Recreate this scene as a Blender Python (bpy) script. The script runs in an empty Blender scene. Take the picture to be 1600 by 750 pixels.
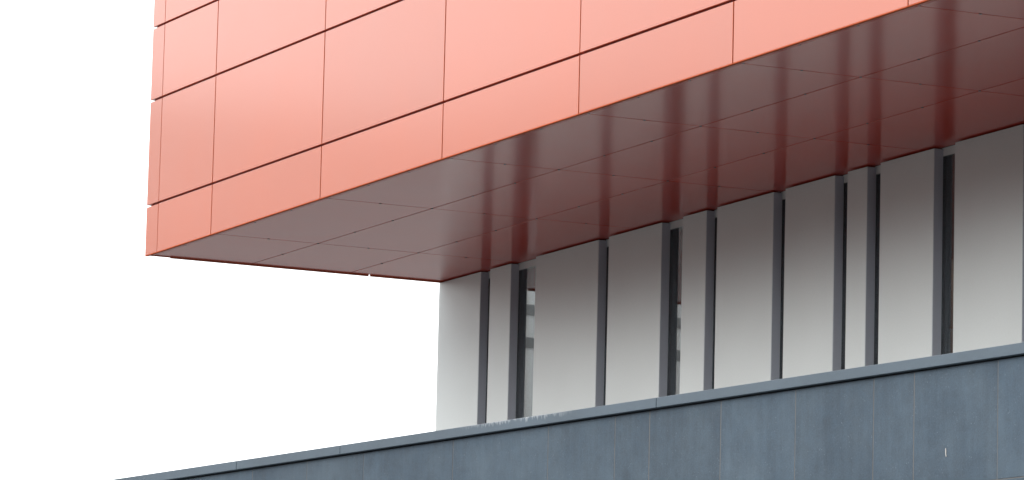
import bpy, bmesh, math, random
from mathutils import Matrix, Vector

random.seed(7)
scene = bpy.context.scene
COL = scene.collection

# ------------------------------------------------------------------ camera
GZ = 9.35                      # height of the soffit edge above the ground
cam_data = bpy.data.cameras.new('camera')
cam = bpy.data.objects.new('camera', cam_data)
COL.objects.link(cam)
scene.camera = cam
F_PX, YAW, PIT, ROL = 7458.97, math.radians(64.4226), math.radians(8.5161), math.radians(1.417)
cam_data.sensor_width = 36.0
cam_data.lens = F_PX / 1600.0 * 36.0
cam_data.clip_start = 0.5
cam_data.clip_end = 5000.0
_f = Vector((-math.sin(YAW) * math.cos(PIT), math.cos(YAW) * math.cos(PIT), math.sin(PIT)))
_r = Vector((math.cos(YAW), math.sin(YAW), 0.0))
_u = _r.cross(_f)
_rr = _r * math.cos(ROL) + _u * math.sin(ROL)
_uu = _u * math.cos(ROL) - _r * math.sin(ROL)
m = Matrix.Identity(4)
for i in range(3):
    m[i][0], m[i][1], m[i][2] = _rr[i], _uu[i], -_f[i]
m.translation = Vector((49.9653, -19.3331, GZ - 7.724))
cam.matrix_world = m

# ------------------------------------------------------------------ light: flat overcast daylight
SUN_EL, SUN_AZ = math.radians(24), math.radians(165)     # azimuth measured from +Y towards +X
CLOUD, CLOUD_MIX, EXPOSURE = 9.0, 0.86, 1.45
world = bpy.data.worlds.new('World')
scene.world = world
world.use_nodes = True
wn, wl = world.node_tree.nodes, world.node_tree.links
wn.clear()
out = wn.new('ShaderNodeOutputWorld')
bg = wn.new('ShaderNodeBackground')
bg.inputs['Strength'].default_value = 0.1
sky = wn.new('ShaderNodeTexSky')
sky.sky_type = 'NISHITA'
sky.sun_disc = False
sky.sun_elevation = SUN_EL
sky.sun_rotation = SUN_AZ
hs = wn.new('ShaderNodeHueSaturation')
hs.inputs['Saturation'].default_value = 0.25
mixw = wn.new('ShaderNodeMix')
mixw.data_type = 'RGBA'
mixw.inputs[0].default_value = CLOUD_MIX                  # cloud cover
mixw.inputs[7].default_value = (CLOUD, CLOUD, CLOUD * 1.01, 1)
wl.new(sky.outputs[0], hs.inputs['Color'])
wl.new(hs.outputs[0], mixw.inputs[6])
wl.new(mixw.outputs[2], bg.inputs[0])
wl.new(bg.outputs[0], out.inputs[0])

sun_data = bpy.data.lights.new('sun', 'SUN')
sun_data.energy = 0.8
sun_data.angle = math.radians(30)
sun_data.color = (1.0, 0.97, 0.93)
sun = bpy.data.objects.new('sun', sun_data)
COL.objects.link(sun)
_d = Vector((math.sin(SUN_AZ) * math.cos(SUN_EL), math.cos(SUN_AZ) * math.cos(SUN_EL), math.sin(SUN_EL)))
sun.rotation_euler = _d.to_track_quat('Z', 'Y').to_euler()
sun.location = _d * 60

vs = scene.view_settings
scene.display_settings.display_device = 'sRGB'
vs.view_transform = 'Standard'
vs.look = 'None'
vs.exposure = EXPOSURE
vs.gamma = 1.0
vs.use_curve_mapping = False

# ------------------------------------------------------------------ materials
def new_mat(name):
    mt = bpy.data.materials.new(name)
    mt.use_nodes = True
    nt = mt.node_tree
    return mt, nt.nodes, nt.links, nt.nodes['Principled BSDF']

def noise(n, l, scale, detail=4, rough=0.55, vec=None, stretch=None):
    tx = n.new('ShaderNodeTexNoise')
    tx.inputs['Scale'].default_value = scale
    tx.inputs['Detail'].default_value = detail
    tx.inputs['Roughness'].default_value = rough
    geo = n.new('ShaderNodeNewGeometry')
    src = geo.outputs['Position']
    if stretch:
        mp = n.new('ShaderNodeMapping')
        mp.inputs['Scale'].default_value = stretch
        l.new(src, mp.inputs[0])
        src = mp.outputs[0]
    l.new(src, tx.inputs['Vector'])
    return tx.outputs['Fac']

def maprange(n, l, src, a, b, c, d):
    mr = n.new('ShaderNodeMapRange')
    mr.inputs[1].default_value, mr.inputs[2].default_value = a, b
    mr.inputs[3].default_value, mr.inputs[4].default_value = c, d
    l.new(src, mr.inputs[0])
    return mr.outputs[0]

def mathn(n, l, op, a, b):
    x = n.new('ShaderNodeMath')
    x.operation = op
    for k, v in enumerate((a, b)):
        if isinstance(v, (int, float)):
            x.inputs[k].default_value = v
        else:
            l.new(v, x.inputs[k])
    return x.outputs[0]

def mixcol(n, l, fac, c1, c2):
    mx = n.new('ShaderNodeMix')
    mx.data_type = 'RGBA'
    if isinstance(fac, (int, float)):
        mx.inputs[0].default_value = fac
    else:
        l.new(fac, mx.inputs[0])
    for k, c in ((6, c1), (7, c2)):
        if isinstance(c, tuple):
            mx.inputs[k].default_value = c + (1,)
        else:
            l.new(c, mx.inputs[k])
    return mx.outputs[2]

def scale_value(n, l, col, val):
    h = n.new('ShaderNodeHueSaturation')
    if isinstance(col, tuple):
        h.inputs['Color'].default_value = col + (1,)
    else:
        l.new(col, h.inputs['Color'])
    l.new(val, h.inputs['Value'])
    return h.outputs[0]

def bump(n, l, bsdf, height, strength, dist):
    b = n.new('ShaderNodeBump')
    b.inputs['Strength'].default_value = strength
    b.inputs['Distance'].default_value = dist
    l.new(height, b.inputs['Height'])
    l.new(b.outputs[0], bsdf.inputs['Normal'])

def painted_metal(name, col, rough, var=0.05, wave=0.15, spec=0.5, coat=0.0, coat_rough=0.1):
    mt, n, l, p = new_mat(name)
    oi = n.new('ShaderNodeObjectInfo')
    big = noise(n, l, 0.7, 2)
    fine = noise(n, l, 60, 2)
    v = mathn(n, l, 'ADD', maprange(n, l, oi.outputs['Random'], 0, 1, 1 - var, 1 + var),
              maprange(n, l, big, 0.3, 0.7, -0.03, 0.03))
    v = mathn(n, l, 'ADD', v, maprange(n, l, fine, 0.3, 0.7, -0.02, 0.02))
    l.new(scale_value(n, l, col, v), p.inputs['Base Color'])
    l.new(maprange(n, l, big, 0.3, 0.7, rough - 0.02, rough + 0.02), p.inputs['Roughness'])
    p.inputs['Specular IOR Level'].default_value = spec
    p.inputs['Coat Weight'].default_value = coat
    p.inputs['Coat Roughness'].default_value = coat_rough
    p.inputs['Coat IOR'].default_value = 1.6 if name.endswith('lacquered_metal') else 1.5
    bump(n, l, p, noise(n, l, 1.1, 1), wave, 0.012)       # slight oil-canning of sheet metal
    return mt

M = {}
M['orange'] = painted_metal('terracotta_lacquered_metal', (0.395, 0.070, 0.018), 0.45, spec=0.26, coat=1.0, coat_rough=0.18)
M['soffit'] = painted_metal('terracotta_soffit_metal', (0.46, 0.036, 0.016), 0.5, wave=0.05, spec=0.10, coat=0.74, coat_rough=0.145)
M['joint'] = painted_metal('dark_red_joint', (0.26, 0.026, 0.016), 0.55)
M['trim'] = painted_metal('matt_orange_edge', (0.42, 0.080, 0.028), 0.75, spec=0.1)
M['white'] = painted_metal('pale_grey_panel', (0.54, 0.585, 0.585), 0.36, var=0.025, wave=0.05)
M['reveal'] = painted_metal('dark_grey_reveal', (0.40, 0.44, 0.50), 0.4)
M['frame'] = painted_metal('window_frame_metal', (0.06, 0.065, 0.07), 0.4)
M['clip'] = painted_metal('black_clip', (0.02, 0.012, 0.012), 0.5)
M['inside'] = painted_metal('room_paint', (0.25, 0.25, 0.25), 0.8)
M['roofing'] = painted_metal('roof_membrane', (0.10, 0.10, 0.10), 0.85)

def glass_mat():
    mt, n, l, p = new_mat('window_glass')
    p.inputs['Base Color'].default_value = (0.55, 0.62, 0.64, 1)
    p.inputs['Transmission Weight'].default_value = 1.0
    p.inputs['Roughness'].default_value = 0.0
    p.inputs['IOR'].default_value = 1.7
    return mt
M['glass'] = glass_mat()

def stone_mat():
    mt, n, l, p = new_mat('blue_grey_stone')
    oi = n.new('ShaderNodeObjectInfo')
    cloud = noise(n, l, 1.6, 6, 0.6)
    mid = noise(n, l, 9, 5, 0.65)
    grain = noise(n, l, 75, 3, 0.7)
    drip = noise(n, l, 3.0, 3, 0.6, stretch=(6, 6, 0.5))
    v = maprange(n, l, oi.outputs['Random'], 0, 1, 0.86, 1.10)
    for s, a in ((cloud, 0.16), (mid, 0.12), (grain, 0.14), (drip, 0.08)):
        v = mathn(n, l, 'ADD', v, maprange(n, l, s, 0.3, 0.7, -a, a))
    base = mixcol(n, l, maprange(n, l, cloud, 0.35, 0.65, 0, 1), (0.040, 0.067, 0.096), (0.050, 0.076, 0.101))
    base = scale_value(n, l, base, v)
    vo = n.new('ShaderNodeTexVoronoi')
    vo.inputs['Scale'].default_value = 38
    geo = n.new('ShaderNodeNewGeometry')
    l.new(geo.outputs['Position'], vo.inputs['Vector'])
    sp = mathn(n, l, 'MULTIPLY', maprange(n, l, vo.outputs['Distance'], 0.10, 0.20, 1, 0),
               maprange(n, l, noise(n, l, 14, 2), 0.50, 0.66, 0, 1))
    base = mixcol(n, l, mathn(n, l, 'MULTIPLY', sp, 0.38), base, (0.22, 0.26, 0.30))
    l.new(base, p.inputs['Base Color'])
    l.new(maprange(n, l, mid, 0.3, 0.7, 0.5, 0.65), p.inputs['Roughness'])
    bump(n, l, p, grain, 0.25, 0.004)
    return mt
M['stone'] = stone_mat()

def coping_mat():
    mt, n, l, p = new_mat('blue_grey_coping')
    oi = n.new('ShaderNodeObjectInfo')
    big = noise(n, l, 1.2, 4)
    fine = noise(n, l, 50, 3, 0.7)
    v = maprange(n, l, oi.outputs['Random'], 0, 1, 0.97, 1.03)
    for s, a in ((big, 0.10), (fine, 0.07)):
        v = mathn(n, l, 'ADD', v, maprange(n, l, s, 0.3, 0.7, -a, a))
    base = scale_value(n, l, (0.072, 0.100, 0.126), v)
    # pale lime drips running down from the top edge, along one stretch of the wall only
    tc = n.new('ShaderNodeTexCoord')
    geo = n.new('ShaderNodeNewGeometry')
    sx = n.new('ShaderNodeSeparateXYZ')
    l.new(geo.outputs['Position'], sx.inputs[0])
    zz = sx.outputs['Z']
    top = GZ - 3.2945
    col = noise(n, l, 48, 2, 0.7, stretch=(1, 1, 0.03))
    reach = maprange(n, l, col, 0.42, 0.72, top + 0.004, top - 0.05)
    on = maprange(n, l, mathn(n, l, 'SUBTRACT', zz, reach), -0.004, 0.006, 0, 1)
    xa = maprange(n, l, sx.outputs['X'], 13.3, 13.9, 0, 1)
    xb = maprange(n, l, sx.outputs['X'], 14.5, 15.2, 1, 0)
    on = mathn(n, l, 'MULTIPLY', mathn(n, l, 'MULTIPLY', xa, xb), on)
    base = mixcol(n, l, mathn(n, l, 'MULTIPLY', on, 0.45), base, (0.42, 0.45, 0.47))
    l.new(base, p.inputs['Base Color'])
    l.new(maprange(n, l, fine, 0.3, 0.7, 0.42, 0.55), p.inputs['Roughness'])
    bump(n, l, p, fine, 0.12, 0.003)
    return mt
M['coping'] = coping_mat()

def ground_mat():
    mt, n, l, p = new_mat('asphalt_paving')
    v = maprange(n, l, noise(n, l, 0.15, 6, 0.6), 0.3, 0.7, 0.8, 1.2)
    v = mathn(n, l, 'ADD', v, maprange(n, l, noise(n, l, 40, 3), 0.3, 0.7, -0.15, 0.15))
    l.new(scale_value(n, l, (0.145, 0.145, 0.142), v), p.inputs['Base Color'])
    p.inputs['Roughness'].default_value = 0.85
    return mt
M['ground'] = ground_mat()
M['mortar'] = painted_metal('pale_joint_mortar', (0.12, 0.12, 0.12), 0.9)
M['brick'] = painted_metal('brown_render', (0.20, 0.13, 0.10), 0.85)
M['dark_glass'] = painted_metal('dark_window', (0.02, 0.022, 0.025), 0.15)
M['white_render'] = painted_metal('white_render', (0.78, 0.78, 0.77), 0.8)
M['concrete'] = painted_metal('pale_render', (0.45, 0.44, 0.42), 0.8)

# ------------------------------------------------------------------ helpers
ABS = {}                                            # world origin of every object
def link(name, data, origin, parent=None):
    o = bpy.data.objects.new(name, data)
    COL.objects.link(o)
    origin = Vector(origin)
    if parent:
        o.parent = parent
        o.location = origin - ABS[parent.name]
    else:
        o.location = origin
    ABS[o.name] = origin
    return o

_cache = {}
def box_mesh(size, bev, mat, seg=2):
    key = (tuple(round(s, 4) for s in size), bev, mat)
    if key in _cache:
        return _cache[key]
    bm = bmesh.new()
    bmesh.ops.create_cube(bm, size=1.0)
    bmesh.ops.scale(bm, vec=size, verts=bm.verts)
    if bev:
        bmesh.ops.bevel(bm, geom=bm.edges[:], offset=bev, segments=seg, profile=0.6, affect='EDGES')
    me = bpy.data.meshes.new(mat)
    bm.to_mesh(me)
    bm.free()
    me.materials.append(M[mat])
    _cache[key] = me
    return me

def box(name, lo, hi, mat, parent=None, bev=0.0, seg=2):
    """axis-aligned block between two corners given relative to the soffit corner (z=0 at soffit)"""
    size = [hi[k] - lo[k] for k in range(3)]
    c = [(hi[k] + lo[k]) / 2 for k in range(3)]
    c[2] += GZ
    return link(name, box_mesh(size, bev, mat, seg), c, parent)

def poly_mesh(name, verts, faces, mat):
    me = bpy.data.meshes.new(name)
    me.from_pydata(verts, [], faces)
    me.materials.append(M[mat])
    bm = bmesh.new()
    bm.from_mesh(me)
    bmesh.ops.recalc_face_normals(bm, faces=bm.faces)
    bm.to_mesh(me)
    bm.free()
    return me

def prism(outline, z0, z1):
    n = len(outline)
    v = [(x, y, z0) for x, y in outline] + [(x, y, z1) for x, y in outline]
    f = [tuple(range(n))[::-1], tuple(range(n, 2 * n))] + [(i, (i + 1) % n, n + (i + 1) % n, n + i) for i in range(n)]
    return v, f

def empty(name, loc, label, cat):
    o = link(name, None, loc)
    o['label'] = label
    o['category'] = cat
    return o

# ------------------------------------------------------------------ the setting
gm = poly_mesh('ground', [(-2500, -2500, 0), (2500, -2500, 0), (2500, 2500, 0), (-2500, 2500, 0)], [(0, 1, 2, 3)], 'ground')
g = link('ground', gm, (0, 0, 0))
g['kind'] = 'structure'

# ------------------------------------------------------------------ measured set-out (metres)
C0 = -0.030                                   # outer corner of the clad box
UC, U1, W = 0.334, 1.930, 3.0                 # corner strip, first joint, module
ZR = [0.0, 0.557, 1.766, 2.614, 3.82, 4.70]   # horizontal joints of the front
V5, V6, VW = 1.282, 2.504, 3.682              # soffit joints and the pale wall plane
UJ = [UC, U1] + [U1 + W * k for k in range(1, 9)]
UEND = UJ[-1]
VBACK = 13.0
T = 0.040                                     # cladding depth in front of the core
HG, VG = 0.013, 0.015                         # half gaps
ZF = -3.62                                    # roof level of the podium

bld = empty('office_building', (13, 6, GZ + ZF),
            'cantilevered orange metal-clad office storey above a pale panelled wall', 'building')

# ---- orange clad upper storey
upper = box('upper_storey', (C0 + T, T, 0.034), (UEND, VBACK - T, ZR[-1] - 0.05), 'joint', bld)
upper['label'] = 'orange metal-clad box overhanging the pale wall'
for r in range(len(ZR) - 1):
    za = ZR[r] + (HG if r else -0.004)
    zb = ZR[r + 1] - (HG if r < len(ZR) - 2 else 0)
    # folded corner cassette: L in plan
    ue = UC - 0.005
    outl = [(C0, 0), (ue, 0), (ue, T - 0.004), (C0 + T - 0.004, T - 0.004), (C0 + T - 0.004, 0.30), (C0, 0.30)]
    v, f = prism(outl, za, zb)
    me = poly_mesh('corner_panel', [(x, y, z - (za + zb) / 2) for x, y, z in v], f, 'orange')
    bm = bmesh.new(); bm.from_mesh(me)
    bmesh.ops.bevel(bm, geom=bm.edges[:], offset=0.003, segments=2, affect='EDGES')
    bm.to_mesh(me); bm.free()
    link('corner_panel', me, (0, 0, GZ + (za + zb) / 2), upper)
    for a, b in zip(UJ[:-1], UJ[1:]):
        o = box('cladding_panel', (a + (0.005 if a == UC else VG * 0.7), 0, za), (b - VG * 0.7, T - 0.004, zb), 'orange', upper, 0.003)
        o.rotation_euler = (random.gauss(0, 0.0012), 0, random.gauss(0, 0.0004))      # never quite in plane
    # short left side, panels with a small drip lip below the soffit
    zs = za if r else -0.012
    for a, b in zip([0.30, 2.77, 6.2, 9.6], [2.77, 6.2, 9.6, VBACK]):
        box('side_panel', (C0, a + (0.012 if a > 1 else 0.002), zs), (C0 + T - 0.004, b - 0.012, zb), 'orange', upper, 0.003)

# ---- folded drip edge along the foot of the front
for a, b in zip([C0] + UJ[1:-1], UJ[1:]):
    box('drip_edge', (a + 0.003, -0.0025, -0.013), (b - 0.003, 0.034, -0.0045), 'trim', upper, 0.002)
# ---- underside
LIP = 0.095
ST = 0.024
for a, b in zip([C0 + T] + UJ[1:-1], UJ[1:]):
    box('edge_strip', (a + 0.006, 0.038, 0.0015), (b - 0.006, LIP - 0.004, ST), 'soffit', upper, 0.002)
    vj = [LIP, V5, V6, VW + 0.10, 7.0, 10.0, VBACK - T]
    for va, vb in zip(vj[:-1], vj[1:]):
        if va > VW:
            continue
        box('soffit_panel', (a + 0.007, va + 0.007, 0.004), (b - 0.007, vb - 0.007, 0.004 + ST), 'soffit', upper, 0.002)

bmc = bmesh.new()
bmesh.ops.create_cone(bmc, cap_ends=True, segments=8, radius1=0.013, radius2=0.010, depth=0.012)
clip_me = bpy.data.meshes.new('joint_clip')
bmc.to_mesh(clip_me); bmc.free()
clip_me.materials.append(M['clip'])
for v in (LIP, V5, V6):
    k = 0
    u = U1 - 1.0
    while u < 19.5:
        link('joint_clip', clip_me, (u + (0.02 if v == LIP else 0), v, GZ + 0.006), upper)
        u += 1.0
for u in UJ[1:7]:
    for v in (0.5 * (LIP + V5), 0.5 * (V5 + V6), 0.5 * (V6 + VW)):
        link('joint_clip', clip_me, (u, v, GZ + 0.006), upper)

# ---- pale recessed storey
lower = box('recessed_storey', (0.02, VBACK - 0.5, ZF), (UEND, VBACK - 0.3, 0.026), 'inside', bld)
lower['label'] = 'pale grey panelled wall with narrow vertical windows under the soffit'
PE = [-0.1296, 1.0749, 1.3293, 1.8707, 2.5112, 4.0618, 4.3108, 5.5468, 6.0272, 6.5513, 6.790, 7.9935, 8.2441,
      9.2501, 9.5055, 9.8896, 10.1491, 11.1612, 11.5507, 12.7699, 13.03, 14.25, 14.50, 15.04, 15.55, 17.0, 17.25,
      18.5, 18.9, 20.1, 20.35, 21.4, 21.65, UEND]
D = 0.10                                      # depth of the reveals
PT = -0.010                                   # shadow gap under the soffit
# the first panel turns the corner with a rounded edge and closes the end of the storey
R = 0.10
arc = [(PE[0] + R - R * math.cos(t), VW + R - R * math.sin(t)) for t in [math.pi / 2 * k / 8 for k in range(9)]]
outl = [(PE[0], VBACK - 0.3)] + arc + [(PE[1], VW), (PE[1], VW + D), (0.02, VW + D), (0.02, VBACK - 0.3)]
v, f = prism(outl, ZF, PT)
me = poly_mesh('wall_panel', [(x - 0.5, y - VW, z - (ZF + PT) / 2) for x, y, z in v], f, 'white')
for p_ in me.polygons:
    p_.use_smooth = abs(p_.normal.z) < 0.5
me.set_sharp_from_angle(angle=math.radians(30))
link('wall_panel', me, (0.5, VW, GZ + (ZF + PT) / 2), lower)
for k in range(1, len(PE) // 2):
    box('wall_panel', (PE[2 * k], VW, ZF), (PE[2 * k + 1], VW + D, PT), 'white', lower, 0.002)
for k in range(len(PE) // 2 - 1):
    a, b = PE[2 * k + 1], PE[2 * k + 2]
    box('reveal', (a + 0.0005, VW + 0.004, ZF), (a + 0.006, VW + D, PT - 0.002), 'reveal', lower)
    box('reveal', (b - 0.006, VW + 0.004, ZF), (b - 0.0005, VW + D, PT - 0.002), 'reveal', lower)
    box('lintel', (a - 0.02, VW + D + 0.001, -0.078), (b + 0.02, VW + D + 0.06, 0.003), 'white', lower)
    box('window_frame', (a - 0.05, VW + D + 0.045, ZF), (a + 0.010, VW + D + 0.09, -0.079), 'frame', lower)
    box('window_frame', (b - 0.010, VW + D + 0.045, ZF), (b + 0.05, VW + D + 0.09, -0.079), 'frame', lower)
    for g0 in (0.003, 0.026):                                 # double glazing
        box('window_pane', (a - 0.03, VW + D + g0, ZF), (b + 0.03, VW + D + g0 + 0.008, -0.079), 'glass', lower)

# ------------------------------------------------------------------ stone-clad podium in front
TH = 0.11512778
DR = Vector((math.cos(TH), math.sin(TH), 0))          # along the wall
NB = Vector((-math.sin(TH), math.cos(TH), 0))         # into the building
P0 = Vector((0.43342518, -3.74808773, 0))
TOPZ, CH = -3.2945, 0.0804
S0, S1 = -6.0, 27.0
pod_base = P0 + DR * 12
pod = empty('podium_wing', (pod_base.x, pod_base.y, 0),
            'low blue-grey stone-clad wall with a projecting metal coping', 'wall')

def along(name, s0, s1, d0, d1, z0, z1, mat, parent, bev=0.0):
    """block aligned with the podium front: s along, d behind the face plane, z relative to the soffit"""
    size = (s1 - s0, d1 - d0, z1 - z0)
    c = P0 + DR * ((s0 + s1) / 2) + NB * ((d0 + d1) / 2)
    c.z = GZ + (z0 + z1) / 2
    o = link(name, box_mesh(size, bev, mat), c, parent)
    o.rotation_euler = (0, 0, TH)
    return o

FACE = 0.05                                          # stone face stands back from the coping front
core = along('podium_core', S0, S1, FACE + 0.03, 20.0, -GZ, ZF - 0.004, 'roofing', pod)
# parapet upstand carrying the coping
along('parapet', S0, S1, FACE + 0.03, 0.33, ZF - 0.003, TOPZ - CH - 0.002, 'roofing', pod)
cj = [S0, -0.9, 4.1, 9.097, 10.982, 15.979, 20.985, S1]
for a, b in zip(cj[:-1], cj[1:]):
    along('coping', a + 0.005, b - 0.005, 0.0, 0.36, TOPZ - CH, TOPZ, 'coping', pod, 0.004)
along('mortar_bed', S0, S1, FACE + 0.0025, FACE + 0.0299, -GZ, TOPZ - CH - 0.012, 'mortar', pod)
US = 9.38397894 - 0.068
sj = [US + 0.5 * k for k in (-30, -27, -24, -22, -20, -18, -16, -13, -11, -9, -7, -5, -3, -2, 0, 2, 4, 7, 10, 12, 13, 15, 17, 19, 20, 22, 24, 27, 29, 31, 33, 35)]
row0 = -4.255
for a, b in zip(sj[:-1], sj[1:]):
    dz = random.uniform(-0.0015, 0.0015)
    along('stone_slab', a + 0.005, b - 0.005, FACE + dz, FACE + 0.029, row0 + 0.004, TOPZ - CH - 0.011, 'stone', pod, 0.003)
# a dried bird dropping run on one slab
bd = bmesh.new()
pts = [(-0.004, 0.030), (0.003, 0.033), (0.007, 0.012), (0.006, -0.012), (0.010, -0.030), (0.004, -0.034), (-0.002, -0.014), (-0.005, 0.008)]
lowr = [bd.verts.new((x, 0.0, z)) for x, z in pts]
uppr = [bd.verts.new((x * 0.7 + 0.001, -0.003, z * 0.9)) for x, z in pts]
bd.faces.new(uppr)
for i in range(len(pts)):
    bd.faces.new((lowr[i], lowr[(i + 1) % len(pts)], uppr[(i + 1) % len(pts)], uppr[i]))
bmesh.ops.recalc_face_normals(bd, faces=bd.faces)
bdm = bpy.data.meshes.new('dropping')
bd.to_mesh(bdm); bd.free()
bdm.materials.append(M['concrete'])
bp = P0 + DR * 19.71 + NB * (FACE - 0.0016)
dob = link('dropping', bdm, (bp.x, bp.y, GZ - 4.012), pod)
dob.rotation_euler = (0, 0, TH)
h = 0.86
zt = row0
row = 0
while zt > -GZ + 0.05:
    zb = max(zt - h, -GZ)
    s = sj[0]
    while s < sj[-1] - 0.01:
        wdt = 0.5 * random.choice((2, 2, 3, 2, 1))
        e = min(s + wdt, sj[-1])
        along('stone_slab', s + 0.005, e - 0.005, FACE + random.uniform(-0.0015, 0.0015), FACE + 0.029, zb + 0.004, zt - 0.004, 'stone', pod, 0.003)
        s = e
    zt = zb
    row += 1

# ------------------------------------------------------------------ neighbours across the street: outside the frame,
# but they stand in the mirror of the glass and the lacquer and cut off the low sky
def neighbour(x0, x1, y0, y1, hgt, mat, faces, label, wh=1.7, ribbon=False):
    e = empty('neighbouring_building', ((x0 + x1) / 2, (y0 + y1) / 2, 0), label, 'building')
    e['group'] = 'buildings across the street'
    box('wall', (x0, y0, -GZ), (x1, y1, hgt - GZ - 0.4), mat, e)
    box('roof', (x0 - 0.2, y0 - 0.2, hgt - GZ - 0.4), (x1 + 0.2, y1 + 0.2, hgt - GZ), 'concrete', e)
    storeys = int((hgt - 1.2) // 3.3)
    for k in range(storeys):
        z = k * 3.3 + 1.1 - GZ
        if 'N' in faces:
            n = int((x1 - x0) // 3.2)
            for i in range(n):
                x = x0 + (i + 0.5) * (x1 - x0) / n
                box('window', (x - 1.0, y1 - 0.1, z), (x + 1.0, y1 + 0.03, z + wh), 'dark_glass', e)
        if 'E' in faces:
            if ribbon:
                for q in range(3):
                    box('window', (x1 - 0.1, y0 + 1, z + q * 0.7), (x1 + 0.03, y1 - 1, z + q * 0.7 + wh), 'inside', e)
                continue
            n = int((y1 - y0) // 3.2)
            for i in range(n):
                y = y0 + (i + 0.5) * (y1 - y0) / n
                box('window', (x1 - 0.1, y - 1.0, z), (x1 + 0.03, y + 1.0, z + wh), 'dark_glass', e)
    return e

neighbour(-70, -40, -26, -6, 18.7, 'white_render', 'E', 'pale rendered block facing the end of the street', 0.22, True)
neighbour(-72, -41, -54, -27, 20.0, 'brick', 'NE', 'taller brown rendered block beside the pale one')
neighbour(-34, 6, -58, -40, 13.0, 'brick', 'N', 'long brown rendered terrace across the street')
neighbour(8, 44, -58, -39, 13.8, 'concrete', 'N', 'long pale rendered terrace across the street')
neighbour(46, 90, -58, -40, 13.0, 'brick', 'N', 'brown rendered terrace behind the photographer')
